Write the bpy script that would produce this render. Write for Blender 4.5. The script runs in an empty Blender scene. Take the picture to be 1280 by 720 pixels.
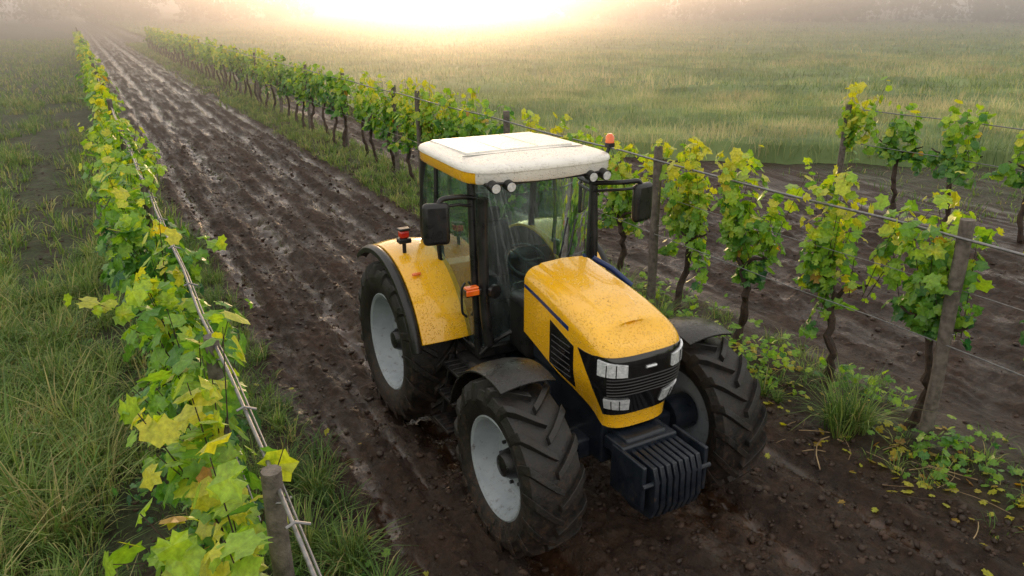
import bpy, math, random
import numpy as np
from mathutils import Vector, Matrix
rng=np.random.default_rng(7); random.seed(7)
scene=bpy.context.scene
R=math.radians
# ------------------------------------------------------------------ helpers
def vnoise(x,y,seed=0):
    x=np.asarray(x,float);y=np.asarray(y,float)
    xi=np.floor(x).astype(np.int64);yi=np.floor(y).astype(np.int64)
    xf=x-xi;yf=y-yi
    def h(a,b):
        n=(a*374761393+b*668265263+seed*1442695041)&0xffffffff
        n=((n^(n>>13))*1274126177)&0xffffffff
        n=n^(n>>16)
        return (n&0xffff)/65535.0
    u=xf*xf*(3-2*xf);v=yf*yf*(3-2*yf)
    return (h(xi,yi)*(1-u)+h(xi+1,yi)*u)*(1-v)+(h(xi,yi+1)*(1-u)+h(xi+1,yi+1)*u)*v
def fbm(x,y,o=4,seed=0):
    a=.5;s=0;t=0
    for i in range(o):
        s=s+a*vnoise(x*2**i+i*17.3,y*2**i+i*9.1,seed+i);t+=a;a*=.5
    return s/t
def sst(e0,e1,x):
    t=np.clip((np.asarray(x,float)-e0)/(e1-e0),0,1);return t*t*(3-2*t)
class MB:
    def __init__(s): s.v=[];s.f=[];s.m=[];s.r=[];s.n=0
    def add(s,v,fs,mi=0,rnd=0.5):
        v=np.asarray(v,float).reshape(-1,3)
        if not isinstance(fs,list) or (len(fs) and not isinstance(fs[0],np.ndarray)): fs=[np.asarray(fs)]
        for f in fs:
            s.f.append(np.asarray(f)+s.n);s.m.append(mi)
        s.v.append(v);s.r.append(np.broadcast_to(np.asarray(rnd,float),(len(v),)));s.n+=len(v)
    def build(s,name,mats,smooth=False,parent=None,angle=None,loc=(0,0,0)):
        me=bpy.data.meshes.new(name)
        V=np.concatenate(s.v);me.vertices.add(len(V));me.vertices.foreach_set('co',V.ravel())
        L=np.concatenate([f.ravel() for f in s.f]);tot=np.concatenate([np.full(len(f),f.shape[1]) for f in s.f])
        M=np.concatenate([np.full(len(f),m) for f,m in zip(s.f,s.m)])
        me.loops.add(len(L));me.loops.foreach_set('vertex_index',L.astype(np.int32))
        me.polygons.add(len(tot));st=np.concatenate([[0],np.cumsum(tot)[:-1]])
        me.polygons.foreach_set('loop_start',st.astype(np.int32))
        me.polygons.foreach_set('material_index',M.astype(np.int32))
        me.polygons.foreach_set('use_smooth',np.full(len(tot),bool(smooth)))
        me.update(calc_edges=True)
        a=me.attributes.new('rnd','FLOAT','POINT');a.data.foreach_set('value',np.concatenate(s.r).astype(np.float32))
        for m in mats: me.materials.append(m)
        me.validate()
        if smooth and angle: me.set_sharp_from_angle(angle=R(angle))
        o=bpy.data.objects.new(name,me);scene.collection.objects.link(o);o.location=loc
        if parent: o.parent=parent
        return o
def grid_faces(nu,nv,wrap=False):
    i,j=np.meshgrid(np.arange(nu-1),np.arange(nv if wrap else nv-1),indexing='ij')
    i=i.ravel();j=j.ravel();j2=(j+1)%nv
    return np.stack([i*nv+j,(i+1)*nv+j,(i+1)*nv+j2,i*nv+j2],1)
def tube(pts,rad,seg=8,caps=True):
    P=np.asarray(pts,float);n=len(P);rad=np.broadcast_to(rad,(n,))
    T=np.gradient(P,axis=0);T/=np.linalg.norm(T,axis=1)[:,None]+1e-9
    up=np.array([0,0,1.]) if abs(T[0][2])<.9 else np.array([1.,0,0])
    V=[]
    b=np.cross(T[0],up);b/=np.linalg.norm(b)
    for i in range(n):
        b=b-T[i]*np.dot(b,T[i]);b/=np.linalg.norm(b)+1e-9
        c=np.cross(T[i],b);a=np.arange(seg)*2*math.pi/seg
        V.append(P[i]+rad[i]*(np.cos(a)[:,None]*b+np.sin(a)[:,None]*c))
    fs=[grid_faces(n,seg,True)]
    if caps: fs+= [np.array([list(range(seg))[::-1]]),np.array([[(n-1)*seg+k for k in range(seg)]])]
    return np.concatenate(V),fs
def newmat(name):
    m=bpy.data.materials.new(name);m.use_nodes=True;nt=m.node_tree;nt.nodes.clear()
    out=nt.nodes.new('ShaderNodeOutputMaterial');return m,nt,out
def N(nt,t,**k):
    n=nt.nodes.new(t)
    for a,b in k.items(): setattr(n,a,b)
    return n
def ramp(nt,src,stops):
    r=nt.nodes.new('ShaderNodeValToRGB');e=r.color_ramp.elements
    while len(e)<len(stops): e.new(.5)
    for el,(p,c) in zip(e,stops): el.position=p;el.color=(*c,1) if len(c)==3 else c
    nt.links.new(src,r.inputs[0]);return r
def noise(nt,scale,detail=4,rough=.6,vec=None):
    n=N(nt,'ShaderNodeTexNoise');n.inputs['Scale'].default_value=scale;n.inputs['Detail'].default_value=detail;n.inputs['Roughness'].default_value=rough
    if vec is None:
        tc=N(nt,'ShaderNodeTexCoord');vec=tc.outputs['Object']
    nt.links.new(vec,n.inputs['Vector']);return n
def g(v): return (v,v,v)
def simple(name,c1,c2,rough=(.4,.6),scale=6,metal=0,bump=.1,bscale=60,coat=0,drops=False,mud=0,mudz=(1.0,2.0)):
    m,nt,out=newmat(name);L=nt.links
    b=N(nt,'ShaderNodeBsdfPrincipled');L.new(b.outputs[0],out.inputs[0])
    n=noise(nt,scale);r=ramp(nt,n.outputs['Fac'],[(.35,c1),(.65,c2)])
    rr=ramp(nt,n.outputs['Fac'],[(.3,g(rough[0])),(.7,g(rough[1]))])
    b.inputs['Metallic'].default_value=metal
    if coat: b.inputs['Coat Weight'].default_value=coat;b.inputs['Coat Roughness'].default_value=.05
    col=r.outputs[0];rg=rr.outputs[0]
    if mud:
        geo=N(nt,'ShaderNodeNewGeometry');sx=N(nt,'ShaderNodeSeparateXYZ');L.new(geo.outputs['Position'],sx.inputs[0])
        mr=N(nt,'ShaderNodeMapRange');mr.inputs['From Min'].default_value=mudz[0];mr.inputs['From Max'].default_value=mudz[1];mr.inputs['To Min'].default_value=mud;mr.inputs['To Max'].default_value=0
        L.new(sx.outputs['Z'],mr.inputs['Value'])
        n2=noise(nt,16,10,.75)
        ad=N(nt,'ShaderNodeMath',operation='ADD');L.new(n2.outputs['Fac'],ad.inputs[0]);L.new(mr.outputs[0],ad.inputs[1])
        k=ramp(nt,ad.outputs[0],[(.64,g(0)),(.84,g(1))])
        mx=N(nt,'ShaderNodeMix',data_type='RGBA');L.new(k.outputs[0],mx.inputs[0]);L.new(col,mx.inputs[6]);mx.inputs[7].default_value=(.075,.040,.024,1);col=mx.outputs[2]
        mx2=N(nt,'ShaderNodeMix',data_type='RGBA');L.new(k.outputs[0],mx2.inputs[0]);L.new(rg,mx2.inputs[6]);mx2.inputs[7].default_value=(.75,.75,.75,1);rg=mx2.outputs[2]
    L.new(col,b.inputs['Base Color']);L.new(rg,b.inputs['Roughness'])
    nb=noise(nt,bscale,3)
    bp=N(nt,'ShaderNodeBump');bp.inputs['Strength'].default_value=bump;bp.inputs['Distance'].default_value=.01
    L.new(nb.outputs['Fac'],bp.inputs['Height'])
    last=bp
    if drops:
        tc=N(nt,'ShaderNodeTexCoord')
        nm_=noise(nt,7,3,.6)
        for sc_,lo in ((62,.34),(30,.22)):
            v=N(nt,'ShaderNodeTexVoronoi');v.inputs['Scale'].default_value=sc_;L.new(tc.outputs['Object'],v.inputs['Vector'])
            rd=ramp(nt,v.outputs['Distance'],[(0.0,g(1)),(lo*.6,g(.8)),(lo,g(0))])
            mk=ramp(nt,nm_.outputs['Fac'],[(.34,g(0)),(.50,g(1))])
            mm=N(nt,'ShaderNodeMath',operation='MULTIPLY');L.new(rd.outputs[0],mm.inputs[0]);L.new(mk.outputs[0],mm.inputs[1])
            bp2=N(nt,'ShaderNodeBump');bp2.inputs['Strength'].default_value=1;bp2.inputs['Distance'].default_value=.005
            L.new(mm.outputs[0],bp2.inputs['Height']);L.new(last.outputs[0],bp2.inputs['Normal']);last=bp2
        if coat: L.new(last.outputs[0],b.inputs['Coat Normal'])
        L.new(last.outputs[0],b.inputs['Normal'])
    else: L.new(last.outputs[0],b.inputs['Normal'])
    return m
def foliage(name,stops,transl=.4,spec=.3,rough=.5,patch=None):
    m,nt,out=newmat(name);L=nt.links
    a=N(nt,'ShaderNodeAttribute',attribute_name='rnd');r=ramp(nt,a.outputs['Fac'],stops);col=r.outputs[0]
    n=noise(nt,patch or 35,3)
    hs=N(nt,'ShaderNodeHueSaturation');mr=N(nt,'ShaderNodeMapRange');mr.inputs['From Min'].default_value=.3;mr.inputs['From Max'].default_value=.7;mr.inputs['To Min'].default_value=.72;mr.inputs['To Max'].default_value=1.28
    L.new(n.outputs['Fac'],mr.inputs['Value']);L.new(mr.outputs[0],hs.inputs['Value']);L.new(col,hs.inputs['Color']);col=hs.outputs[0]
    b=N(nt,'ShaderNodeBsdfPrincipled');b.inputs['Roughness'].default_value=rough;b.inputs['Specular IOR Level'].default_value=spec
    t=N(nt,'ShaderNodeBsdfTranslucent');mx=N(nt,'ShaderNodeMixShader');mx.inputs[0].default_value=transl
    hs2=N(nt,'ShaderNodeHueSaturation');hs2.inputs['Hue'].default_value=.487;hs2.inputs['Saturation'].default_value=1.1;hs2.inputs['Value'].default_value=1.8;L.new(col,hs2.inputs['Color'])
    L.new(col,b.inputs['Base Color']);L.new(hs2.outputs[0],t.inputs['Color']);L.new(b.outputs[0],mx.inputs[1]);L.new(t.outputs[0],mx.inputs[2]);L.new(mx.outputs[0],out.inputs[0])
    return m
# ------------------------------------------------------------------ materials
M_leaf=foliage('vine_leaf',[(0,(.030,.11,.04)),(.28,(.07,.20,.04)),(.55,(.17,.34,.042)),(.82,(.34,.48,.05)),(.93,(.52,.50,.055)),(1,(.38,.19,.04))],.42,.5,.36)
M_grass=foliage('grass_blade',[(0,(.05,.11,.03)),(.4,(.11,.20,.045)),(.75,(.22,.30,.075)),(1,(.40,.35,.15))],.3,.3,.5,3)
M_wheat=foliage('wheat_blade',[(0,(.09,.15,.06)),(.35,(.19,.26,.10)),(.7,(.33,.37,.16)),(1,(.50,.45,.25))],.3,.2,.6,.35)
M_tree=foliage('tree_foliage',[(0,(.03,.05,.028)),(1,(.07,.10,.045))],.2,.2,.7,1)
M_bark=simple('vine_bark',(.022,.013,.009),(.07,.042,.028),(.6,.9),20,bump=1.0,bscale=70)
M_post=simple('post_wood',(.08,.066,.055),(.20,.17,.145),(.6,.9),14,bump=.8,bscale=90)
M_wire=simple('wire_metal',(.16,.16,.17),(.30,.29,.29),(.35,.55),20,metal=.6,bump=.1)
M_clod=simple('soil_clod',(.022,.011,.007),(.065,.035,.021),(.35,.75),7,bump=1,bscale=60)
M_straw=simple('dead_straw',(.22,.14,.07),(.50,.36,.20),(.7,.9),3)
M_yel=simple('tractor_yellow_paint',(.93,.475,.006),(.97,.515,.010),(.20,.30),3,bump=.02,bscale=14,coat=1,drops=True,mud=.10,mudz=(.9,1.4))
M_white=simple('roof_white_paint',(.76,.73,.66),(.86,.83,.76),(.22,.45),5,bump=.05,bscale=20,coat=.5,drops=True)
M_blk=simple('black_plastic',(.010,.010,.011),(.022,.020,.020),(.22,.45),8,bump=.15,bscale=90,mud=.16,mudz=(.3,1.3))
M_gloss=simple('grille_black',(.006,.006,.007),(.010,.010,.011),(.10,.2),8,bump=.03,coat=.6)
M_seam=simple('panel_seam',(.25,.24,.22),(.32,.31,.29),(.5,.6),8)
M_frame=simple('chassis_black',(.008,.012,.020),(.018,.024,.034),(.25,.45),8,bump=.2,mud=.14,mudz=(.2,1.2))
M_fend=simple('fender_muddy_black',(.010,.010,.010),(.024,.021,.020),(.18,.42),6,bump=.4,bscale=30,drops=True,mud=.12,mudz=(.8,2.2))
M_tyre=simple('tyre_rubber',(.010,.010,.010),(.022,.018,.015),(.38,.7),7,bump=.5,bscale=40,mud=.24,mudz=(-.2,2.0))
M_rim=simple('rim_grey_paint',(.32,.36,.40),(.40,.44,.48),(.35,.5),6,bump=.05,mud=.13,mudz=(.1,1.6))
M_lens=simple('headlight_lens',(.62,.65,.68),(.95,.96,.98),(.05,.15),34,metal=.25,bump=.8,bscale=45,coat=1)
M_orange=simple('orange_lens',(.85,.12,.01),(.95,.2,.02),(.1,.2),10,coat=1)
M_red=simple('red_lens',(.6,.02,.01),(.7,.04,.02),(.1,.2),10,coat=1)
M_blue=simple('blue_stripe',(.01,.03,.12),(.015,.04,.15),(.2,.3),10)
M_seat=simple('seat_fabric',(.02,.02,.024),(.045,.045,.05),(.8,.95),30)
M_chrome=simple('mirror_glass',(.5,.52,.55),(.6,.62,.65),(.03,.08),3,metal=1,bump=0)
def glassmat():
    m,nt,out=newmat('cab_glass');L=nt.links
    t=N(nt,'ShaderNodeBsdfTransparent');t.inputs[0].default_value=(.56,.74,.72,1)
    gl=N(nt,'ShaderNodeBsdfGlossy');gl.inputs['Roughness'].default_value=.03;gl.inputs['Color'].default_value=(.9,.97,.97,1)
    fr=N(nt,'ShaderNodeFresnel');fr.inputs['IOR'].default_value=1.5
    n=noise(nt,3,6,.7);r=ramp(nt,n.outputs['Fac'],[(.42,g(0.02)),(.75,g(.12))])
    ad=N(nt,'ShaderNodeMath',operation='ADD',use_clamp=True);L.new(fr.outputs[0],ad.inputs[0]);ad.inputs[1].default_value=.10
    mx=N(nt,'ShaderNodeMixShader');L.new(ad.outputs[0],mx.inputs[0]);L.new(t.outputs[0],mx.inputs[1]);L.new(gl.outputs[0],mx.inputs[2])
    d=N(nt,'ShaderNodeBsdfDiffuse');d.inputs[0].default_value=(.42,.50,.48,1)
    mx2=N(nt,'ShaderNodeMixShader');L.new(r.outputs[0],mx2.inputs[0]);L.new(mx.outputs[0],mx2.inputs[1]);L.new(d.outputs[0],mx2.inputs[2])
    L.new(mx2.outputs[0],out.inputs[0]);return m
M_glass=glassmat()
# ------------------------------------------------------------------ terrain
def infield(x,y): return (x>9.2)&(y>22-.77*(x-9)+1.2*(fbm(x*.3,y*.3,2,5)-.5))
def gh(x,y):
    x=np.asarray(x,float);y=np.asarray(y,float)
    lane=sst(1.1,1.7,x)*(1-sst(5.9,6.6,x))
    lane2=sst(7.8,8.6,x)*(1-sst(13.8,14.8,x))
    wob=.12*(fbm(y*.15,x*0+3,3,2)-.5)+.10*(fbm(y*.9,x*.8,2,12)-.5)
    z=.10*(fbm(x*1.1,y*1.1,5,1)-.5)
    fur=np.sin((x+wob)*2*math.pi/.47)*(.3+1.2*fbm(x*1.3,y*.25,2,77))
    near=1-sst(25,70,y)*.5
    z=z+lane*(.036*fur*near+.16*(fbm(x*5,y*3.6,4,4)-.5)+.08*(np.abs(fbm(x*11,y*8,3,9)-.5)*2-.25))
    z=z+lane2*(.18*(fbm(x*3.5,y*2.7,5,6)-.5)+.09*(np.abs(fbm(x*6,y*6,3,19)-.5)*2-.25))
    for c in (2.66,4.44):
        t=np.exp(-((x+wob-c)/.25)**4)
        z=z-t*.085+t*.034*np.sin((y*11)+np.abs(x-c)*16)*lane*near
        z=z+.045*np.exp(-((np.abs(x+wob-c)-.36)/.08)**2)*lane
    for c in (1.75,5.55): z=z-.05*np.exp(-((x+wob-c)/.16)**4)
    for c in (.45,6.95): z=z+.08*np.exp(-((x-c)/.5)**2)
    z=z+(1-lane)*(1-lane2)*.08*(fbm(x*4,y*4,4,8)-.5)
    return z
def axis(segs):
    out=[segs[0][0]]
    for a,b,s0,s1 in segs:
        p=a;
        while p<b-1e-6:
            t=(p-a)/(b-a);p+=s0*(1-t)+s1*t;out.append(min(p,b))
    return np.array(out)
xs=axis([(-400,-12,80,2.5),(-12,-3,2,.2),(-3,1,.1,.05),(1,6.4,.035,.035),(6.4,14,.05,.10),(14,40,.3,3),(40,700,6,100)])
ys=axis([(-60,-2,10,.6),(-2,2.5,.4,.1),(2.5,10,.04,.045),(10,30,.05,.16),(30,90,.2,1.5),(90,900,3,100)])
Y,X=np.meshgrid(ys,xs,indexing='ij');Z=gh(X,Y)
mb=MB()
veg=(1-sst(.9,1.5,X+.35*(fbm(X*2,Y*2,3,21)-.5)*2))*.9+np.exp(-((X-7.0)/.7)**2)*.35+.85*infield(X,Y)+.6*sst(16.5,18,X)
veg=np.clip(veg,0,1)*np.ones_like(Z)
mb.add(np.stack([X,Y,Z],-1).reshape(-1,3),grid_faces(len(ys),len(xs))[:,::-1],0,veg.ravel())
m,nt,out=newmat('muddy_soil');L=nt.links
b=N(nt,'ShaderNodeBsdfPrincipled');L.new(b.outputs[0],out.inputs[0])
n1=noise(nt,1.3,8,.65);n2=noise(nt,14,8,.7);n3=noise(nt,55,6,.7)
mapn=N(nt,'ShaderNodeMapping');tc=N(nt,'ShaderNodeTexCoord');L.new(tc.outputs['Object'],mapn.inputs[0]);mapn.inputs['Scale'].default_value=(3.2,.35,1)
n4=noise(nt,1,6,.6,mapn.outputs[0])
c=ramp(nt,n2.outputs['Fac'],[(.3,(.018,.0085,.005)),(.5,(.046,.0235,.0135)),(.72,(.092,.050,.030))])
cw=N(nt,'ShaderNodeMix',data_type='RGBA',blend_type='MULTIPLY');cw.inputs[0].default_value=.75
rw=ramp(nt,n1.outputs['Fac'],[(.35,g(.5)),(.65,g(1.3))]);L.new(c.outputs[0],cw.inputs[6]);L.new(rw.outputs[0],cw.inputs[7])
at=N(nt,'ShaderNodeAttribute',attribute_name='rnd')
ng=noise(nt,3.5,6,.7)
am=N(nt,'ShaderNodeMath',operation='MULTIPLY');L.new(at.outputs['Fac'],am.inputs[0]);kg=ramp(nt,ng.outputs['Fac'],[(.38,g(.1)),(.58,g(.75))]);L.new(kg.outputs[0],am.inputs[1])
gm=N(nt,'ShaderNodeMix',data_type='RGBA');L.new(am.outputs[0],gm.inputs[0]);L.new(cw.outputs[2],gm.inputs[6])
gc=ramp(nt,n2.outputs['Fac'],[(.3,(.03,.055,.018)),(.7,(.085,.13,.04))]);L.new(gc.outputs[0],gm.inputs[7]);L.new(gm.outputs[2],b.inputs['Base Color'])
geo=N(nt,'ShaderNodeNewGeometry');sx=N(nt,'ShaderNodeSeparateXYZ');L.new(geo.outputs['Position'],sx.inputs[0])
mr=N(nt,'ShaderNodeMapRange');mr.inputs['From Min'].default_value=-.14;mr.inputs['From Max'].default_value=.03;mr.inputs['To Min'].default_value=.26;mr.inputs['To Max'].default_value=-.06;L.new(sx.outputs['Z'],mr.inputs['Value'])
adw=N(nt,'ShaderNodeMath',operation='ADD');L.new(n4.outputs['Fac'],adw.inputs[0]);L.new(mr.outputs[0],adw.inputs[1])
wet=ramp(nt,adw.outputs[0],[(.42,g(.82)),(.54,g(.42)),(.66,g(.08))])
rm=N(nt,'ShaderNodeMix',data_type='RGBA');L.new(at.outputs['Fac'],rm.inputs[0]);L.new(wet.outputs[0],rm.inputs[6]);rm.inputs[7].default_value=(.85,.85,.85,1);L.new(rm.outputs[2],b.inputs['Roughness'])
bs=ramp(nt,adw.outputs[0],[(.55,g(1)),(.72,g(.12))])
b1=N(nt,'ShaderNodeBump');b1.inputs['Distance'].default_value=.06;L.new(n2.outputs['Fac'],b1.inputs['Height']);L.new(bs.outputs[0],b1.inputs['Strength'])
b2=N(nt,'ShaderNodeBump');b2.inputs['Distance'].default_value=.018;L.new(n3.outputs['Fac'],b2.inputs['Height']);L.new(bs.outputs[0],b2.inputs['Strength']);L.new(b1.outputs[0],b2.inputs['Normal']);L.new(b2.outputs[0],b.inputs['Normal'])
M_soil=m
mb.build('ground',[M_soil],smooth=True)
t=(1+5**.5)/2
iv=np.array([(-1,t,0),(1,t,0),(-1,-t,0),(1,-t,0),(0,-1,t),(0,1,t),(0,-1,-t),(0,1,-t),(t,0,-1),(t,0,1),(-t,0,-1),(-t,0,1)],float);iv/=np.linalg.norm(iv[0])
iff=np.array([(0,11,5),(0,5,1),(0,1,7),(0,7,10),(0,10,11),(1,5,9),(5,11,4),(11,10,2),(10,7,6),(7,1,8),(3,9,4),(3,4,2),(3,2,6),(3,6,8),(3,8,9),(4,9,5),(2,4,11),(6,2,10),(8,6,7),(9,8,1)])
n=24000
cx=np.concatenate([rng.uniform(1.3,6.4,n*6//10),rng.uniform(6,15,n//5),rng.uniform(-3,1.3,n-n*6//10-n//5)]);cy=2.5+rng.random(n)**1.6*26
cs=.005+.038*rng.random(n)**5
V=iv[None]*cs[:,None,None]*rng.uniform(.5,1.4,(n,12,1))*np.array([1.2,1,.7])+np.stack([cx,cy,gh(cx,cy)+cs*.1],1)[:,None]
mb=MB();mb.add(V,[(iff[None]+np.arange(n)[:,None,None]*12).reshape(-1,3)]);mb.build('soil_clods',[M_clod],smooth=True)
# ------------------------------------------------------------------ grass
def blades(mb,x,y,z,h,w,lean,rnd,mi=0,az=None):
    n=len(x);a=rng.uniform(0,2*math.pi,n) if az is None else az
    l=np.stack([np.cos(a),np.sin(a),0*a],1);tt=np.stack([-np.sin(a),np.cos(a),0*a],1)
    base=np.stack([x,y,z],1);V=[]
    for k,(hh,ww) in enumerate([(0,.8),(.4,1),(.75,.7)]):
        p=base+l*(h*lean*hh**2)[:,None];p[:,2]+=h*(hh-.35*lean*hh**2)
        V+= [p-tt*(w*ww*.5)[:,None],p+tt*(w*ww*.5)[:,None]]
    p=base+l*(h*lean)[:,None];p[:,2]+=h*(1-.45*lean);V.append(p)
    V=np.stack(V,1)
    o=(np.arange(n)*7)[:,None]
    q=np.concatenate([np.array([[0,1,3,2]])+o,np.array([[2,3,5,4]])+o]);t=np.array([[4,5,6]])+o
    mb.add(V.reshape(-1,3),[q,t],mi,np.repeat(rnd,7))
def tufts(mb,px,py,nb,hm,wm,spread,rb=.45):
    n=len(px)
    x=np.repeat(px,nb);y=np.repeat(py,nb);a=rng.uniform(0,2*math.pi,len(x));r=spread*np.sqrt(rng.random(len(x)))*np.repeat(rng.uniform(.5,1.4,n),nb)
    x=x+np.cos(a)*r;y=y+np.sin(a)*r
    h=hm*np.repeat(rng.uniform(.5,1.35,n),nb)*rng.uniform(.5,1.2,len(x));w=wm*rng.uniform(.6,1.3,len(x))
    rn=np.clip(np.repeat(rng.normal(rb,.16,n),nb)+rng.normal(0,.13,len(x)),0,1)
    rn=np.where(rng.random(len(x))<.06,1,rn)
    blades(mb,x,y,gh(x,y)-.02,h,w,rng.uniform(.2,1.1,len(x)),rn,0,a+rng.normal(0,.7,len(x)))
mb=MB()
def samp(n,x0,x1,y0,y1,pw=1):
    return rng.uniform(x0,x1,n),y0+(y1-y0)*rng.random(n)**pw
x,y=samp(2300,-5,.2,3,15,1);k=fbm(x*.9,y*.6,3,31)>.43;tufts(mb,x[k],y[k],24,.44,.011,.11,.55)
x,y=samp(1300,-5,.7,3,15,1);tufts(mb,x,y,9,.15,.010,.12,.4)
x,y=samp(90,-3.6,-.4,3.2,9,1);tufts(mb,x,y,30,.75,.012,.09,.65)
x,y=samp(620,.15,1.45,3,16,1);tufts(mb,x,y,22,.27,.009,.10,.42)
x,y=samp(4000,-10,1.2,14,45,1.3);k=(fbm(x*.8,y*.4,3,31)>.40)&(~((x>-1.6)&(x<-.5)&(rng.random(len(x))<.75)));tufts(mb,x[k],y[k],12,.38,.02,.2,.58)
x,y=samp(3500,-22,1.1,42,130,1.3);tufts(mb,x,y,7,.42,.05,.5,.65)
x,y=samp(420,6.2,7.7,2,14);k=fbm(x*1.3,y*1.3,3,41)>.50;tufts(mb,x[k],y[k],16,.19,.008,.1,.5)
x,y=samp(1000,5.8,7.6,12,40);tufts(mb,x,y,16,.28,.014,.14,.6)
x,y=samp(900,5.7,8.6,36,110);tufts(mb,x,y,9,.34,.05,.3,.6)
for (tx,ty,hh) in [(6.50,4.42,.70),(6.42,4.52,.66),(6.62,4.36,.6),(6.35,6.7,.45),(6.4,7.5,.45),(6.3,5.4,.35),(6.6,8.6,.5),(1.25,6.1,.38),(1.1,6.4,.38),(1.2,4.95,.42),(.95,5.3,.38),(1.3,4.4,.42),(1.25,3.7,.4)]:
    tufts(mb,np.full(3,tx)+rng.normal(0,.05,3),np.full(3,ty)+rng.normal(0,.05,3),55,hh,.010,.08,.5)
x,y=samp(1500,16,40,-4,14);k=~infield(x,y);tufts(mb,x[k],y[k],8,.2,.02,.2,.5)
mb.build('grass',[M_grass])
# ------------------------------------------------------------------ wheat field
mb=MB()
fx=axis([(9.4,40,.35,.6),(40,420,1,25)]);fy=axis([(-60,0,10,2),(0,45,.4,.6),(45,420,1,20)])
FY,FX=np.meshgrid(fy,fx,indexing='ij');top=.42+.45*(fbm(FX*.25,FY*.25,3,51)-.5)+.35*(fbm(FX*1.7,FY*1.7,3,52)-.5)
ins=infield(FX,FY);FZ=np.where(ins,top,-.35)
mb.add(np.stack([FX,FY,FZ],-1).reshape(-1,3),grid_faces(len(fy),len(fx))[:,::-1],0,(.12+.5*fbm(FX*.6,FY*.6,4,53)).ravel())
mb.build('wheat_field',[M_wheat],smooth=True)
mb=MB()
def wheat(n,d0,d1,h,w):
    az=R(28.8)+rng.uniform(-R(45),R(48),n);d=np.sqrt(d0**2+(d1**2-d0**2)*rng.random(n));x=d*np.sin(az);y=d*np.cos(az)
    k=infield(x,y)&(x>9.5);x=x[k];y=y[k];n=len(x)
    pt=fbm(x*.35,y*.35,4,61);pt2=fbm(x*.09,y*.2,3,62)
    z=.42+.45*(fbm(x*.25,y*.25,3,51)-.5)+.35*(fbm(x*1.7,y*1.7,3,52)-.5)-.35
    edge=~infield(x-.8,y-.8);z=np.where(edge,0,z)
    hh=h*rng.uniform(.6,1.2,n)*(.75+.5*pt)+np.where(edge,.2,0)
    blades(mb,x,y,z,hh,w*rng.uniform(.6,1.3,n),rng.uniform(.1,.7,n),np.clip(.28+1.3*(pt-.35)+.8*(pt2-.5)+rng.normal(.12,.2,n),0,1))
wheat(130000,15,38,.68,.020);wheat(80000,38,75,.72,.045);wheat(45000,75,150,.75,.10);wheat(15000,150,280,.9,.28)
mb.build('wheat',[M_wheat])
# ------------------------------------------------------------------ vines
ang=np.radians([-90,-64,-38,-14,10,36,60,90,120,144,170,194,218,244]);rad=np.array([.12,.46,.38,.54,.44,.58,.47,.64,.47,.58,.44,.54,.38,.46])
lv=[(0,0,.05)]+[(r*math.cos(a),r*math.sin(a),-.30*r*r+.10*math.sin(5*a)*r) for a,r in zip(ang,rad)]
LV=np.array(lv);LF=np.array([(0,i+1,(i+1)%14+1) for i in range(14)])
LV2=np.array([(0,-.5,-.06),(.5,-.1,-.08),(.3,.42,-.08),(0,.55,-.12),(-.3,.42,-.08),(-.5,-.1,-.08),(0,0,.05)]);LF2=np.array([(6,i,(i+1)%6) for i in range(6)])
LV3=np.array([(0,-.5,-.05),(.5,.0,0),(0,.5,-.1),(-.5,.0,0)]);LF3=np.array([(0,1,3),(1,2,3)])
def leaves(mb,P,Nn,size,rnd,lod=0,mi=0):
    tv,tf=[(LV,LF),(LV2,LF2),(LV3,LF3)][lod];n=len(P)
    Nn=Nn/(np.linalg.norm(Nn,axis=1)[:,None]+1e-9);q=rng.normal(0,1,(n,3));t=np.cross(Nn,q);t/=np.linalg.norm(t,axis=1)[:,None]+1e-9;bb=np.cross(Nn,t)
    cup=rng.uniform(-.6,1.8,n);asp=rng.uniform(.8,1.15,n)
    V=P[:,None]+size[:,None,None]*(tv[None,:,0:1]*asp[:,None,None]*t[:,None]+tv[None,:,1:2]*bb[:,None]+(tv[None,:,2]*cup[:,None])[:,:,None]*Nn[:,None])
    # slightly darker leaf centre than rim
    rv=np.repeat(rnd,len(tv)).reshape(n,len(tv)).copy()
    if lod==0: rv[:,0]=np.clip(rv[:,0]+.07*(rv[:,0]<.85),0,1);rv[:,1:]-=.03*(rv[:,1:]<.85)
    mb.add(V.reshape(-1,3),[(tf[None]+np.arange(n)[:,None,None]*len(tv)).reshape(-1,tf.shape[1])],mi,rv.ravel())
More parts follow.
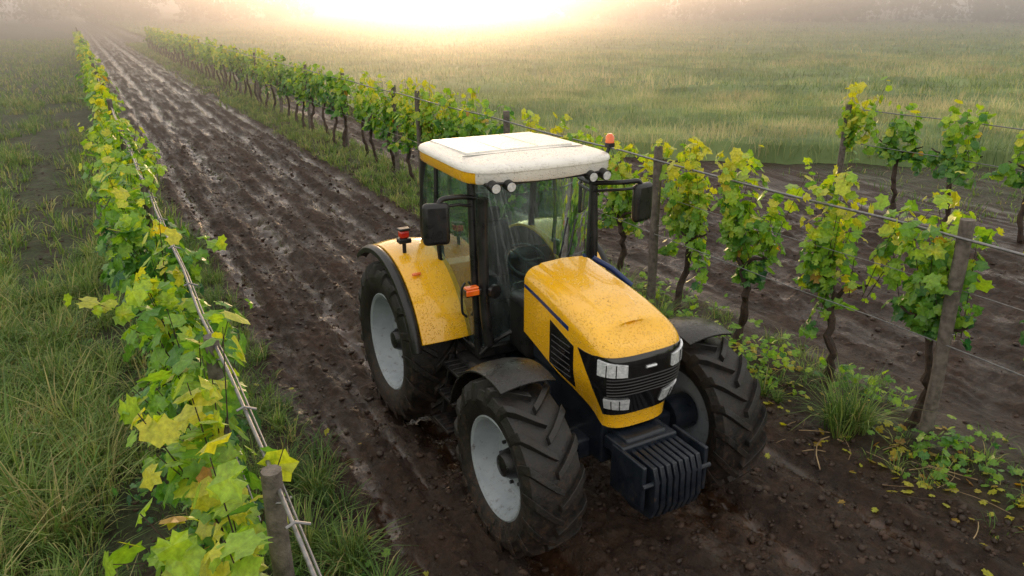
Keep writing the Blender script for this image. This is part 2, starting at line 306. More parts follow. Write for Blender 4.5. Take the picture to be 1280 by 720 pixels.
def vine(mb,x,y,nsh,npl,size,lod,top=2.35,headz=1.25,along=.55,side=.30,trunk=True,rbase=.5,droop=.25,low=0):
    z0=float(gh(x,y))
    if trunk:
        n=13;zz=np.linspace(-.05,headz,n);ph=rng.uniform(0,6);am=.06
        px=x+am*np.sin(zz*5+ph)*(zz>0)+rng.normal(0,.014,n);py=y+am*np.cos(zz*4.3+ph)+rng.normal(0,.014,n)
        v,f=tube(np.stack([px,py,z0+zz],1),np.interp(zz,[0,.15,headz],[.072,.050,.038])*rng.uniform(.8,1.25,n),8);mb.add(v,f,1)
        for sg in (-1,1):
            k=np.linspace(0,1,6);v,f=tube(np.stack([np.full(6,px[-1])+rng.normal(0,.02,6),py[-1]+sg*k*along*.9,z0+headz-.04+.30*k+.05*np.sin(k*5)],1),np.linspace(.030,.012,6),6);mb.add(v,f,1)
    P=[];Q=[]
    for s in range(nsh):
        sy=rng.uniform(-along,along);a=rng.uniform(0,2*math.pi);base=np.array([x,y+sy,z0+headz+.3*abs(sy)])
        Lh=(top-headz)*rng.uniform(.40,1.12);ox=side*rng.normal(0,.7);oy=.2*rng.normal()
        if rng.random()<droop: Lh*=-rng.uniform(.15,.45);
        k=np.linspace(0,1,6);c=np.stack([base[0]+ox*k**1.2,base[1]+oy*k,base[2]+Lh*k-.18*abs(ox)*k**2],1)
        if lod<2: v,f=tube(c,np.linspace(.006,.0025,6),4,False);mb.add(v,f,1)
        m=npl;kk=rng.random(m)**.9;i=kk*5;i0=np.minimum(i.astype(int),4);fr=(i-i0)[:,None];pp=c[i0]*(1-fr)+c[i0+1]*fr
        off=rng.normal(0,1,(m,3));off/=np.linalg.norm(off,axis=1)[:,None];off*=rng.uniform(.04,.17,m)[:,None];off[:,2]*=.6
        P.append(pp+off);nn=off/.12;nn[:,0]+=.6*np.sign(pp[:,0]-x+off[:,0]);nn[:,2]+=rng.uniform(.2,1.4,m);Q.append(nn+rng.normal(0,.35,(m,3)))
    P=np.concatenate(P);Q=np.concatenate(Q)
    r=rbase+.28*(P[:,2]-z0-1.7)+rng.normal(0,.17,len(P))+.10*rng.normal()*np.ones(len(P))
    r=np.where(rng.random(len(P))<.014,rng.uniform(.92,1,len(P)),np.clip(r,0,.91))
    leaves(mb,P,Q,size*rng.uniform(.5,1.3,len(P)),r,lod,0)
ry=[3.98+1.28*i for i in range(-3,70)]
far=MB()
for y in ry:
    yy=y+rng.normal(0,.05)
    if abs(yy-3.86)<.25: yy=4.05
    if yy<20:
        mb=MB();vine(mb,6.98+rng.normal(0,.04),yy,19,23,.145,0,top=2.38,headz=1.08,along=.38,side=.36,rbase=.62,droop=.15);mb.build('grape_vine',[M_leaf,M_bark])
    elif yy<45: vine(far,6.95+rng.normal(0,.04),yy,13,15,.18,1,top=2.3,headz=1.2,rbase=.62)
    else: vine(far,6.95,yy,10,9,.26,2,top=2.3,headz=1.15,rbase=.64)
for y in np.arange(-2.5,11.5,1.45):
    mb=MB();vine(mb,15.3+rng.normal(0,.08),y+rng.normal(0,.1),17,19,.17,1,top=2.3,headz=1.25,along=.6,side=.3,rbase=.55,droop=.4);mb.build('grape_vine',[M_leaf,M_bark])
mb=MB();vine(mb,15.2,11.6,14,18,.16,1,top=2.5,headz=1.3,along=.4,side=.3,rbase=.68,trunk=False);mb.build('grape_vine',[M_leaf,M_bark])
for y in [1.9+1.15*i for i in range(0,72)]:
    if y<16:
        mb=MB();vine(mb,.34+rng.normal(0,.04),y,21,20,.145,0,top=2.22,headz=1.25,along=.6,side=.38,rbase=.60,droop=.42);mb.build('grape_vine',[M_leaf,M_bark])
    elif y<45: vine(far,.42+rng.normal(0,.04),y,13,14,.18,1,top=2.2,headz=1.25,rbase=.66,droop=.4,side=.28)
    else: vine(far,.45,y,10,8,.25,2,top=2.15,headz=1.2,rbase=.66,side=.25)
far.build('distant_grape_vines',[M_leaf,M_bark])
mb=MB()
def weeds(cx,cy,n,sx,sy,hz,size,rb):
    x=cx+rng.normal(0,sx,n);y=cy+rng.normal(0,sy,n);z=gh(x,y)+hz*rng.random(n)
    q=rng.normal(0,.5,(n,3));q[:,2]+=1;leaves(mb,np.stack([x,y,z],1),q,size*rng.uniform(.5,1.2,n),np.clip(rng.normal(rb,.15,n),0,.9),0)
for a in [(6.6,5.9,170,.22,.3,.40,.10,.6),(6.5,7.1,110,.3,.35,.28,.09,.55),(6.75,3.5,110,.22,.22,.28,.10,.5),(6.9,2.6,60,.2,.25,.18,.1,.5),(7.1,8.4,110,.3,.6,.3,.1,.55),(7.3,4.8,90,.2,.4,.25,.1,.5),(6.4,9.8,120,.25,.7,.3,.1,.55),(.1,6.8,60,.35,.6,.15,.1,.25),(-.3,9.5,60,.4,.8,.15,.1,.25),(1.1,4.6,60,.2,.3,.15,.09,.4)]: weeds(*a)
mb.build('weeds',[M_leaf])
mb=MB()
n=300;x=np.concatenate([rng.normal(6.5,.45,n*2//3),rng.normal(.7,.5,n-n*2//3)]);y=np.concatenate([rng.uniform(2,6.5,n*2//3),rng.uniform(2,12,n-n*2//3)]);q=rng.normal(0,.3,(n,3));q[:,2]+=1
leaves(mb,np.stack([x,y,gh(x,y)+.025],1),q,rng.uniform(.04,.11,n),rng.uniform(.9,1,n),0);mb.build('fallen_leaves',[M_leaf])
mb=MB()
for i in range(75):
    x=rng.normal(6.35,.45);y=rng.uniform(1.8,6);a=rng.uniform(0,6.28);l=rng.uniform(.06,.55)*rng.random()**.5;k=np.linspace(0,1,5)
    bend=rng.normal(0,.12)*l*4;px=x+np.cos(a)*l*k-np.sin(a)*bend*k*k;py=y+np.sin(a)*l*k+np.cos(a)*bend*k*k;v,f=tube(np.stack([px,py,gh(x,y)+.02+.03*rng.random()+.04*rng.random()*k],1),rng.uniform(.002,.006),5);mb.add(v,f,int(rng.random()<.5))
mb.build('straw_litter',[M_straw,M_bark])
def post(x,y,h,r,lean=0):
    mb=MB();z0=float(gh(x,y));k=np.linspace(0,1,7)
    v,f=tube(np.stack([x+lean*k+rng.normal(0,.004,7),y+rng.normal(0,.004,7),z0-.1+(h+.1)*k],1),r*(1.05-.1*k)*rng.uniform(.95,1.05,7),9);mb.add(v,f)
    for zz in (h*.93,h*.52):
        v,f=tube([(x-r*1.05,y-.02,z0+zz),(x,y-r*1.15,z0+zz+.01),(x+r*1.05,y-.02,z0+zz)],.006,5);mb.add(v,f,1)
    mb.build('vineyard_post',[M_post,M_wire],smooth=True,angle=50)
for y in [3.84,8.2,12.6,17]: post(6.86,y,2.34,.065,-.05)
for y in [3.05,4.78,9.8,14.4]: post(.47,y,2.2,.05,-.02)
for y in [11.75,5.5]: post(15.2,y,2.15,.07)
mb=MB()
for X0 in (6.98,.47):
    for y in np.arange(19,95,4.4):
        v,f=tube([(X0,y,-.1),(X0,y,1.2),(X0,y,2.35)],.06,6);mb.add(v,f)
mb.build('distant_vineyard_posts',[M_post])
def wire(X0,y0,y1,z,r,sag=.03,step=1.1,name='trellis_wire'):
    ys_=np.arange(y0,y1,step);v,f=tube(np.stack([X0+.012*np.sin(ys_*2.1),ys_,z-sag*np.abs(np.sin(ys_*math.pi/4.4))],1),r,6);m_=MB();m_.add(v,f);m_.build(name,[M_wire],smooth=True)
wire(6.74,-2,95,2.26,.014);wire(6.80,-2,95,1.2,.006);wire(6.85,-2,95,1.75,.004)
wire(15.2,-4,11.8,2.1,.012);wire(15.2,-4,11.8,1.35,.009)
wire(.47,1,95,2.20,.011,.02);wire(.50,1,95,2.185,.006,.05);wire(.47,1,95,1.5,.005)
mb=MB()
for y in np.arange(1.6,14,1.1):
    v,f=tube([(.43,y,2.205),(.47,y+.01,2.215),(.53,y,2.19)],.007,6);mb.add(v,f)
mb.build('wire_clips',[M_wire])
# ------------------------------------------------------------------ distant trees
mb=MB()
for i in range(150):
    az=R(rng.uniform(-22,85))
    if R(15)<az<R(32): continue
    d=rng.uniform(240,330);x=d*math.sin(az);y=d*math.cos(az);h=rng.uniform(8,15)
    v,f=tube([(x,y,-.5),(x+.3,y,h*.35),(x,y+.2,h*.75)],[.4,.3,.1],6);mb.add(v,f,1)
    nc=10;C=np.stack([x+rng.normal(0,h*.28,nc),y+rng.normal(0,h*.2,nc),h*rng.uniform(.10,.85,nc)],1);rr=h*rng.uniform(.16,.28,nc)
    c=rng.integers(0,nc,420);o=rng.normal(0,1,(420,3));o/=np.linalg.norm(o,axis=1)[:,None];P=C[c]+o*(rr[c]*rng.uniform(.6,1.05,420))[:,None]
    leaves(mb,P,o+rng.normal(0,.4,(420,3)),rng.uniform(.7,1.6,420),rng.random(420),2)
mb.build('distant_trees',[M_tree,M_bark])
# ------------------------------------------------------------------ tractor
T=bpy.data.objects.new('tractor',None);scene.collection.objects.link(T);T.location=(3.55,4.72,-.03)
def part(name,mb,mats,smooth=True,angle=35,bevel=0):
    if not isinstance(mats,list): mats=[mats]
    o=mb.build(name,mats,smooth=smooth,parent=T,angle=angle)
    if bevel:
        bm=o.modifiers.new('b','BEVEL');bm.width=bevel;bm.segments=3;bm.limit_method='ANGLE';bm.angle_limit=R(40)
    return o
CF=np.array([(0,3,2,1),(4,5,6,7),(0,1,5,4),(1,2,6,5),(2,3,7,6),(3,0,4,7)])
def addbox(mb,c,s,mi=0,taper=1,rx=0,rz=0,ry=0):
    v=np.array([(-1,-1,-1),(1,-1,-1),(1,1,-1),(-1,1,-1),(-1,-1,1),(1,-1,1),(1,1,1),(-1,1,1)],float)*.5*np.array(s)
    v[4:,:2]*=taper
    M=np.array(Matrix.Rotation(rz,3,'Z')@Matrix.Rotation(ry,3,'Y')@Matrix.Rotation(rx,3,'X'))
    mb.add(v@M.T+np.array(c),[CF],mi)
def box(name,c,s,mat,bevel=.01,**k):
    mb=MB();addbox(mb,c,s,**k);return part(name,mb,mat,bevel=bevel)
def tub(name,pts,r,mat,seg=12):
    mb=MB();v,f=tube(pts,r,seg);mb.add(v,f);return part(name,mb,mat,angle=50)
def smoothpath(P,n=24):
    P=np.array(P,float);k=np.arange(len(P));t=np.linspace(0,len(P)-1,n);o=[]
    for d in range(3):
        o.append(np.interp(t,k,P[:,d]))
    o=np.stack(o,1)
    for _ in range(3): o[1:-1]=(o[:-2]+o[1:-1]*2+o[2:])/4
    return o
def revolve(mb,prof,cx,cy,cz,seg=72,mi=0):
    a=np.arange(seg)*2*math.pi/seg;V=[]
    for x,r in prof: V.append(np.stack([np.full(seg,cx+x),cy+r*np.cos(a),cz+r*np.sin(a)],1))
    mb.add(np.concatenate(V),[grid_faces(len(prof),seg,True)],mi)
def wheel(name,sg,xc,yc,Rr,w,rr,nl):
    mb=MB();h=[(-.35,rr-.02),(-.40,rr+.015),(-.47,rr+.07),(-.50,(Rr+rr)/2),(-.485,Rr-.14),(-.44,Rr-.085),(-.30,Rr-.065),(-.12,Rr-.058),(0,Rr-.056)]
    prof=[(a*w,r) for a,r in h]+[(-a*w,r) for a,r in h[::-1][1:]]
    revolve(mb,prof,xc,yc,Rr,96)
    for s in (-1,1):
        for k in range(nl):
            p0=2*math.pi*k/nl+(math.pi/nl if s>0 else 0);V=[];ts=[0,.25,.5,.75,.92,1.0,1.03]
            for t in ts:
                x=s*(-.015+t*(w*.5+.01));ph=p0-(.34*t**1.15)*(.75/Rr)
                top=Rr-.004-.012*t if t<.9 else (Rr-.035 if t<.97 else (Rr-.085 if t<1.01 else Rr-.17));bot=Rr-.095 if t<.9 else Rr-.18
                if t>1.01: x=s*w*.508
                hw=(.028+.012*t)/Rr
                for dp,r in ((-hw*1.3,bot),(-hw,top),(hw,top),(hw*1.3,bot)):
                    a=ph+dp;V.append((xc+x,yc+r*math.cos(a),Rr+r*math.sin(a)))
            mb.add(V,[grid_faces(len(ts),4,True),np.array([[0,1,2,3]]),np.array([[len(ts)*4-1,len(ts)*4-2,len(ts)*4-3,len(ts)*4-4]])])
    part(name+'_tyre',mb,M_tyre,angle=30,bevel=.006)
    mb=MB();q=[(.385,rr+.012),(.40,rr-.005),(.37,rr-.03),(.30,rr-.045),(.22,rr-.06),(.05,rr-.085),(-.02,rr-.11),(-.03,rr*.62),(.03,rr*.50),(.05,rr*.36),(.05,.10)]
    revolve(mb,[(sg*a*w,r) for a,r in q],xc,yc,Rr,72)
    revolve(mb,[(-sg*.38*w,rr),(-sg*.05*w,rr-.06),(-sg*.05*w,.05)],xc,yc,Rr,48)
    part(name+'_rim',mb,M_rim,angle=30)
    mb=MB();revolve(mb,[(sg*.05*w,.13),(sg*.16*w,.12),(sg*.26*w,.09),(sg*.30*w,.0)],xc,yc,Rr,24)
    for i in range(8):
        a=i*math.pi/4;yy=yc+rr*.42*math.cos(a);zz=Rr+rr*.42*math.sin(a);v,f=tube([(xc+sg*.03*w,yy,zz),(xc+sg*.10*w,yy,zz)],.016,6);mb.add(v,f)
    part(name+'_hub',mb,M_blk,angle=40)
FR=.745;RR=.88;RY=2.44
wheel('front_wheel_left',-1,-.95,-.05,FR,.50,.43,17);wheel('front_wheel_right',1,.93,-.05,FR,.50,.43,17)
wheel('rear_wheel_left',-1,-.93,RY,RR,.54,.52,19);wheel('rear_wheel_right',1,.93,RY,RR,.54,.52,19)
# hood
y0=-.52;D=.26;yr=.82;rt=.13
pz=np.polyfit([-.52,-.42,-.2,0,.4,.82],[1.755,1.81,1.875,1.93,2.01,2.07],3)
def ztop(y): return np.polyval(pz,y)
def hood_base(s):
    th=np.clip(s,-.5,.5)*math.pi;c=np.abs(np.cos(th))**(2/3.);c=np.where(np.abs(s)>=.5,0,c);sn=np.sign(s)*np.abs(np.sin(th))**(2/3.)
    yb=y0+D*(1-c)+np.maximum(0,np.abs(s)-.5)*2*(yr-y0-D);return c,sn,yb
def hood_pt(s,z,off=0.):
    s=np.asarray(s,float);z=np.asarray(z,float);c,sn,yb=hood_base(s);zt=ztop(yb)
    dz=np.clip(z-(zt-rt),0,rt);ins_=rt-np.sqrt(np.maximum(0,rt*rt-dz*dz))
    low=sst(0,1,(1.50-z)/.44);fr=1-sst(.5,.8,np.abs(s))
    W=.41-.03*sst(.55,1,np.abs(s))-.09*low*fr
    x=sn*(W-ins_+off);y=yb+ins_*c+.08*low*fr*c-off*c
    return np.stack([x,y,z],-1)
S=np.concatenate([np.linspace(-1,-.5,20)[:-1],np.linspace(-.5,.5,49),np.linspace(.5,1,20)[1:]])
c,sn,yb=hood_base(S);zt=ztop(yb);zb=np.interp(yb,[-.52,-.38,-.18,0,.82],[1.04,1.06,1.18,1.26,1.46])
rows=[]
for q in np.linspace(0,1,16): rows.append(hood_pt(S,zb+q*(zt-rt-zb)))
for al in np.radians([12,24,36,48,60,72,82]): rows.append(hood_pt(S,zt-rt*(1-math.sin(al))))
lastp=rows[-1]
for f in np.linspace(.1,1,9):
    x=lastp[:,0]*(1-f);y=lastp[:,1]+c*f*.22;z=lastp[:,2]*(1-f)+f*(ztop(y)+.012)+.012*math.sin(f*math.pi/2)
    rows.append(np.stack([x,y,z],1))
mb=MB();mb.add(np.concatenate(rows),[grid_faces(len(rows),len(S))]);part('hood',mb,M_yel,angle=60)
spy=np.linspace(-.18,.80,20)
mb=MB();V=[]
for i,yy in enumerate(spy):
    wdt=.17+.05*(yy+.2);zz=ztop(yy);hh=.026*min(1,i/5)-.012*(i<2)
    for xx,dzz in ((-wdt-.03,-.006),(-wdt,hh*.7),(0,hh+.006),(wdt,hh*.7),(wdt+.03,-.006)): V.append((xx,yy,zz+dzz+.010))
mb.add(V,[grid_faces(20,5)[:,::-1]])
part('hood_spine',mb,M_yel,angle=20)
def patch(name,corn,mat,off=.006,n=(12,8),thick=True):
    u=np.linspace(0,1,n[0]);v=np.linspace(0,1,n[1]);Vv,U=np.meshgrid(v,u,indexing='ij');cc=np.array(corn,float)
    sz=((1-U)*(1-Vv))[...,None]*cc[0]+(U*(1-Vv))[...,None]*cc[1]+(U*Vv)[...,None]*cc[2]+((1-U)*Vv)[...,None]*cc[3]
    A=hood_pt(sz[...,0],sz[...,1],off);Bk=hood_pt(sz[...,0],sz[...,1],-.01)
    mb=MB();nn=n[0]*n[1];mb.add(np.concatenate([A.reshape(-1,3),Bk.reshape(-1,3)]),[grid_faces(n[1],n[0])])
    e=[j for j in range(n[0])]+[i*n[0]+n[0]-1 for i in range(1,n[1])]+[(n[1]-1)*n[0]+j for j in range(n[0]-2,-1,-1)]+[i*n[0] for i in range(n[1]-2,0,-1)]
    q=np.array([(e[i],e[(i+1)%len(e)],e[(i+1)%len(e)]+nn,e[i]+nn) for i in range(len(e))]);mb.add(np.concatenate([A.reshape(-1,3),Bk.reshape(-1,3)]),[q])
    return part(name,mb,mat,angle=40)
patch('grille_mask',[(-.38,1.175),(.38,1.175),(.57,1.68),(-.57,1.68)],M_gloss,.006,(48,14))
patch('grille_mask_brow',[(-.57,1.67),(.57,1.67),(.42,1.705),(-.42,1.705)],M_gloss,.007,(48,6))
for sg,nm in ((-1,'left'),(1,'right')):
    def q4(a,b,z0,z1,z2,z3): 
        r=[(sg*a,z0),(sg*b,z1),(sg*b,z2),(sg*a,z3)];return r if sg>0 else [r[1],r[0],r[3],r[2]]
    patch('headlight_upper_'+nm,q4(.12,.40,1.545,1.555,1.685,1.645),M_lens,.022,(14,8))
    patch('headlight_lower_'+nm,q4(.09,.34,1.225,1.255,1.345,1.325),M_lens,.022,(14,8))
    mb=MB()
    for (a0,a1,z0,z1) in ((.12,.40,1.545,1.655),(.09,.34,1.235,1.33)):
        for k in (.33,.66):
            s_=a0+(a1-a0)*k;P=hood_pt(np.full(5,sg*s_),np.linspace(z0,z1,5),.024);v,f=tube(P,.004,5);mb.add(v,f)
    part('headlight_dividers_'+nm,mb,M_gloss)
    patch('side_stripe_'+nm,q4(.64,.995,1.76,1.895,1.925,1.80),M_blue,.004,(16,4))
    patch('side_vent_'+nm,q4(.60,.78,1.28,1.36,1.75,1.66),M_gloss,.004,(14,6))
    mb=MB()
    for k in range(6):
        zz=1.36+k*.055;P=hood_pt(np.linspace(.62,.76,6)*sg,np.full(6,zz),.008);v,f=tube(P,.004,4);mb.add(v,f)
    part('vent_slats_'+nm,mb,M_blk)
mb=MB()
for zz in np.linspace(1.38,1.52,6):
    P=hood_pt(np.linspace(-.3,.3,30),np.full(30,zz),.010);v,f=tube(P,.006,5);mb.add(v,f)
part('grille_bars',mb,M_blk)
mb=MB()
P=hood_pt(np.linspace(-.012,.012,3),np.full(3,1.60),.014);v,f=tube(P,.012,6);mb.add(v,f);part('badge',mb,M_lens)
# chassis
box('engine_block',(0,.25,1.0),(.56,1.1,.70),M_frame,.03)
box('engine_cover_upper',(0,.38,1.45),(.62,.85,.55),M_frame,.05)
box('front_axle_beam',(0,-.03,.72),(1.35,.2,.2),M_frame,.03)
box('frame_nose',(0,-.30,.86),(.42,.5,.26),M_frame,.03)
box('transmission',(0,1.7,.75),(.55,1.9,.5),M_frame,.03)
tub('rear_axle',[(-.75,RY,RR),(.75,RY,RR)],.16,M_frame)
for sg,nm in ((-1,'left'),(1,'right')):
    tub('front_axle_hub_'+nm,[(sg*.60,-.05,.745),(sg*.85,-.05,.745)],.17,M_frame,16)
    tub('steering_rod_'+nm,[(sg*.1,.25,.68),(sg*.68,.2,.68)],.025,M_chrome)
mb=MB();nw=8
for i in range(nw):
    x=(i-(nw-1)/2)*.062+.04;yy=-.66-.02*math.cos(x*5)
    pr=np.array([(-.20,.94),(-.24,.84),(-.25,.60),(-.20,.48),(.05,.44),(.16,.48),(.17,.84),(.10,.95)])
    a=np.stack([np.full(8,x-.022),yy+pr[:,0],pr[:,1]-.03],1);b_=a.copy();b_[:,0]+=.044
    mb.add(np.concatenate([a,b_]),[np.array([list(range(8))]),np.array([list(range(15,7,-1))]),np.array([(j,j+8,(j+1)%8+8,(j+1)%8) for j in range(8)])])
part('front_weights',mb,M_frame,bevel=.008)
box('weight_carrier',(0,-.46,.90),(.56,.26,.12),M_frame,.02)
for x,nm in ((-.27,'left'),(.35,'right')): box('weight_carrier_arm_'+nm,(x,-.66,.74),(.04,.42,.40),M_frame,.015)
mb=MB();v,f=tube([(-.30,-.88,.78),(.38,-.88,.78)],.020,8);mb.add(v,f);part('weight_pin',mb,M_frame)
def arc(name,x0,x1,cy,cz,r,a0,a1,mat,th=.03,n=28,bulge=.02):
    a=np.radians(np.linspace(a0,a1,n));xs_=np.linspace(x0,x1,7);mb=MB();V=[]
    for layer in (0,1):
        for aa in a:
            for i,x in enumerate(xs_):
                t=(i/6-.5)*2;rr_=r-bulge*t*t-layer*th
                V.append((x,cy-rr_*math.cos(aa),cz+rr_*math.sin(aa)))
    nn=n*7;f1=grid_faces(n,7);f2=f1[:,::-1]+nn
    e=list(range(7))+[i*7+6 for i in range(1,n)]+[(n-1)*7+j for j in range(5,-1,-1)]+[i*7 for i in range(n-2,0,-1)]
    q=np.array([(e[i],e[(i+1)%len(e)],e[(i+1)%len(e)]+nn,e[i]+nn) for i in range(len(e))])
    mb.add(V,[f1,f2,q]);return part(name,mb,mat,angle=40,bevel=.006)
for sg,nm in ((-1,'left'),(1,'right')):
    arc('front_fender_'+nm,sg*.68,sg*1.17,.0,.745,.83,74,165,M_fend,.02,bulge=.04)
    tub('front_fender_bracket_'+nm,smoothpath([(sg*.55,.05,.8),(sg*.58,.05,1.3),(sg*.72,.1,1.48),(sg*.95,.1,1.52)]),.025,M_frame)
    arc('rear_fender_'+nm,sg*.60,sg*1.12,RY,.90,1.06,18,128,M_yel,.03,bulge=.03)
    arc('rear_fender_trim_'+nm,sg*1.12,sg*1.22,RY,.90,1.035,14,128,M_blk,.05,bulge=.03)
    a=np.radians(np.linspace(14,128,24));V=[(sg*.62,RY-1.03*math.cos(t),.90+1.03*math.sin(t)) for t in a]+[(sg*.62,RY-.3*math.cos(t),.80+.2*math.sin(t)) for t in a]
    mb=MB();mb.add(V,[grid_faces(2,24)]);part('rear_fender_wall_'+nm,mb,M_blk)
    tub('marker_stalk_'+nm,[(sg*.98,2.2,1.90),(sg*.98,2.2,2.03)],.02,M_blk)
    box('marker_base_'+nm,(sg*.98,2.2,2.05),(.13,.10,.05),M_blk,.012)
    box('marker_lens_'+nm,(sg*.98,2.2,2.115),(.10,.08,.08),M_red,.02)
    box('marker_cap_'+nm,(sg*.98,2.2,2.165),(.12,.09,.025),M_blk,.01)
    box('fender_reflector_'+nm,(sg*1.0,1.85,1.80),(.09,.03,.03),M_orange,.01,rx=R(-30))
box('fuel_tank',(-.55,1.22,.80),(.42,.68,.50),M_blk,.06)
box('battery_box',(.55,1.22,.80),(.42,.68,.50),M_blk,.06)
for sg,nm in ((-1,'left'),(1,'right')):
    mb=MB()
    for k,(zz,xx) in enumerate(((.42,.92),(.70,.86),(.98,.80))):
        addbox(mb,(sg*xx,1.30,zz),(.24,.38,.035))
        for q in range(4): addbox(mb,(sg*xx,1.17+q*.09,zz+.022),(.22,.02,.012))
    for yy in (1.10,1.50): addbox(mb,(sg*.86,yy,.72),(.05,.03,.66),ry=sg*R(-10))
    part('steps_'+nm,mb,M_blk,bevel=.006)
# cab
box('cab_floor',(0,1.85,1.12),(1.28,1.25,.14),M_blk,.03)
box('cab_rear_base',(0,2.35,1.42),(1.22,.25,.55),M_blk,.04)
box('cab_cowl',(0,.98,1.45),(.72,.42,.60),M_blk,.08)
Ay=1.27;TZ=2.83
def pil(name,a,b,r,mid=None):
    pts=[a,b] if mid is None else [a,mid,b];P=smoothpath(pts,14);return tub(name,P,r,M_blk,10)
for sg,nm in ((-1,'left'),(1,'right')):
    pil('a_pillar_'+nm,(sg*.62,Ay,1.10),(sg*.66,Ay+.03,TZ),.038,(sg*.67,Ay-.03,1.9))
    pil('b_pillar_'+nm,(sg*.66,2.02,1.75),(sg*.67,2.05,TZ),.022,(sg*.70,2.03,2.2))
    pil('c_pillar_'+nm,(sg*.62,2.46,1.5),(sg*.65,2.40,TZ),.038,(sg*.66,2.47,2.1))
    tub('door_sill_'+nm,smoothpath([(sg*.62,Ay,1.14),(sg*.65,1.55,1.16),(sg*.66,1.85,1.55),(sg*.66,2.45,1.93)]),.028,M_blk)
    tub('roof_rail_'+nm,[(sg*.66,Ay,TZ-.02),(sg*.66,2.42,TZ-.02)],.03,M_blk)
    mb=MB();V=[];nz=9;ny=9
    for i in range(nz):
        t=i/(nz-1);bul=.035*math.sin(t*math.pi)
        for j in range(ny):
            u=j/(ny-1);y=Ay+.02+u*(2.42-Ay);zlo=np.interp(y,[1.27,1.55,1.85,2.45],[1.15,1.17,1.57,1.95]);V.append((sg*(.635+.015*t+bul),y,zlo+(TZ-zlo)*t))
    mb.add(V,[grid_faces(nz,ny)]);part('door_glass_'+nm,mb,M_glass)
    tub('door_handle_'+nm,smoothpath([(sg*.68,1.40,1.45),(sg*.73,1.40,1.5),(sg*.73,1.40,1.75),(sg*.69,1.40,1.8)]),.012,M_blk)
mb=MB();V=[];nz=10;nx=15
for i in range(nz):
    t=i/(nz-1)
    for j in range(nx):
        u=(j/(nx-1)-.5)*2;x=u*(.61+.03*t+.03*math.sin(t*math.pi));zlo=1.12+.28*(1-abs(u)**3);y=Ay-.01-(.20-.10*t)*(1-u*u)+.03*t
        V.append((x,y,zlo+(TZ-.01-zlo)*t))
mb.add(V,[grid_faces(nz,nx)]);part('windshield',mb,M_glass)
P=[(u*.62,Ay-.03-.20*(1-u*u),1.11+.28*(1-abs(u)**3)) for u in np.linspace(-1,1,21)];tub('windshield_lower_frame',P,.022,M_blk,8)
P=[(u*.66,Ay+.01-.10*(1-u*u),TZ-.02) for u in np.linspace(-1,1,21)];tub('windshield_upper_frame',P,.028,M_blk,8)
mb=MB();mb.add([(-.62,2.47,1.7),(.62,2.47,1.7),(.64,2.41,TZ-.02),(-.64,2.41,TZ-.02)],[np.array([[0,1,2,3]])]);part('rear_glass',mb,M_glass)
tub('rear_header',[(-.64,2.41,TZ-.02),(.64,2.41,TZ-.02)],.035,M_blk)
tub('wiper',smoothpath([(.0,1.03,1.45),(.12,1.04,1.8),(.30,1.10,2.12)]),.008,M_blk,6)
tub('wiper_blade',[(.20,1.06,1.85),(.36,1.13,2.35)],.010,M_blk,6)
box('seat_base',(0,1.98,1.45),(.48,.46,.14),M_seat,.05);box('seat_back',(0,2.22,1.80),(.46,.13,.62),M_seat,.06,rx=R(-8));box('headrest',(0,2.27,2.18),(.28,.09,.16),M_seat,.04)
box('seat_pedestal',(0,2.0,1.27),(.36,.4,.22),M_blk,.03);box('side_console',(.42,1.9,1.45),(.18,.6,.30),M_blk,.05)
box('armrest',(.30,1.9,1.68),(.09,.34,.06),M_seat,.02)
tub('steering_column',[(0,1.25,1.4),(0,1.48,1.80)],.04,M_blk)
mb=MB();a=np.linspace(0,2*math.pi,33);cs_,sn_=math.cos(R(35)),math.sin(R(35))
P=np.stack([.2*np.cos(a),1.45+.2*np.sin(a)*cs_,1.90+.2*np.sin(a)*sn_],1);v,f=tube(P,.017,8,False);mb.add(v,f)
for t in (0,2.1,4.2):
    v,f=tube([(0,1.45,1.89),(.2*math.cos(t),1.45+.2*math.sin(t)*cs_,1.90+.2*math.sin(t)*sn_)],.012,6);mb.add(v,f)
part('steering_wheel',mb,M_blk)
box('dashboard',(0,1.2,1.66),(.5,.26,.14),M_blk,.04,rx=R(20))
box('monitor',(.42,1.5,1.95),(.04,.2,.16),M_gloss,.01)
# roof
Sr=np.linspace(0,2*math.pi,129)[:-1]
def roofring(z,ins_,tilt=1):
    n=7.;cx=np.sign(np.cos(Sr))*np.abs(np.cos(Sr))**(2/n);cy=np.sign(np.sin(Sr))*np.abs(np.sin(Sr))**(2/n)
    x=cx*(.755-ins_);y=1.78+cy*(.72-ins_)-.06*(cy<0)*(1-cx**2)*np.abs(cy);x=x*(1-.03*cy);z=z+.015*(y-1.8)
    return np.stack([x,y,z],1)
NR=len(Sr)
rings=[(2.80,.10),(2.802,.015),(2.825,0),(2.915,.0)]
mb=MB();A=np.concatenate([roofring(*r) for r in rings]);F=grid_faces(len(rings),NR,True);cen=A[F].mean(1)
fm=(cen[:,1]<1.78-.66)
mb.add(A,[F[~fm]],0);mb.add(A,[F[fm]],1);part('roof_skirt',mb,[M_yel,M_white],angle=50)
mb=MB();rr_=[(2.905,-.008),(2.925,-.008),(2.945,.004),(2.958,.03),(2.966,.07),(2.973,.15),(2.981,.35),(2.985,.66)]
A=[roofring(*r) for r in rr_];mb.add(np.concatenate(A),[grid_faces(len(rr_),NR,True),np.array([[(len(rr_)-1)*NR+i for i in range(NR)]])]);part('roof_top',mb,M_white,angle=50)
box('roof_hatch',(.0,1.98,2.976),(1.16,.84,.028),M_white,.014)
mb=MB()
for x in (-.20,.20): addbox(mb,(x,1.98,2.988),(.008,.80,.006))
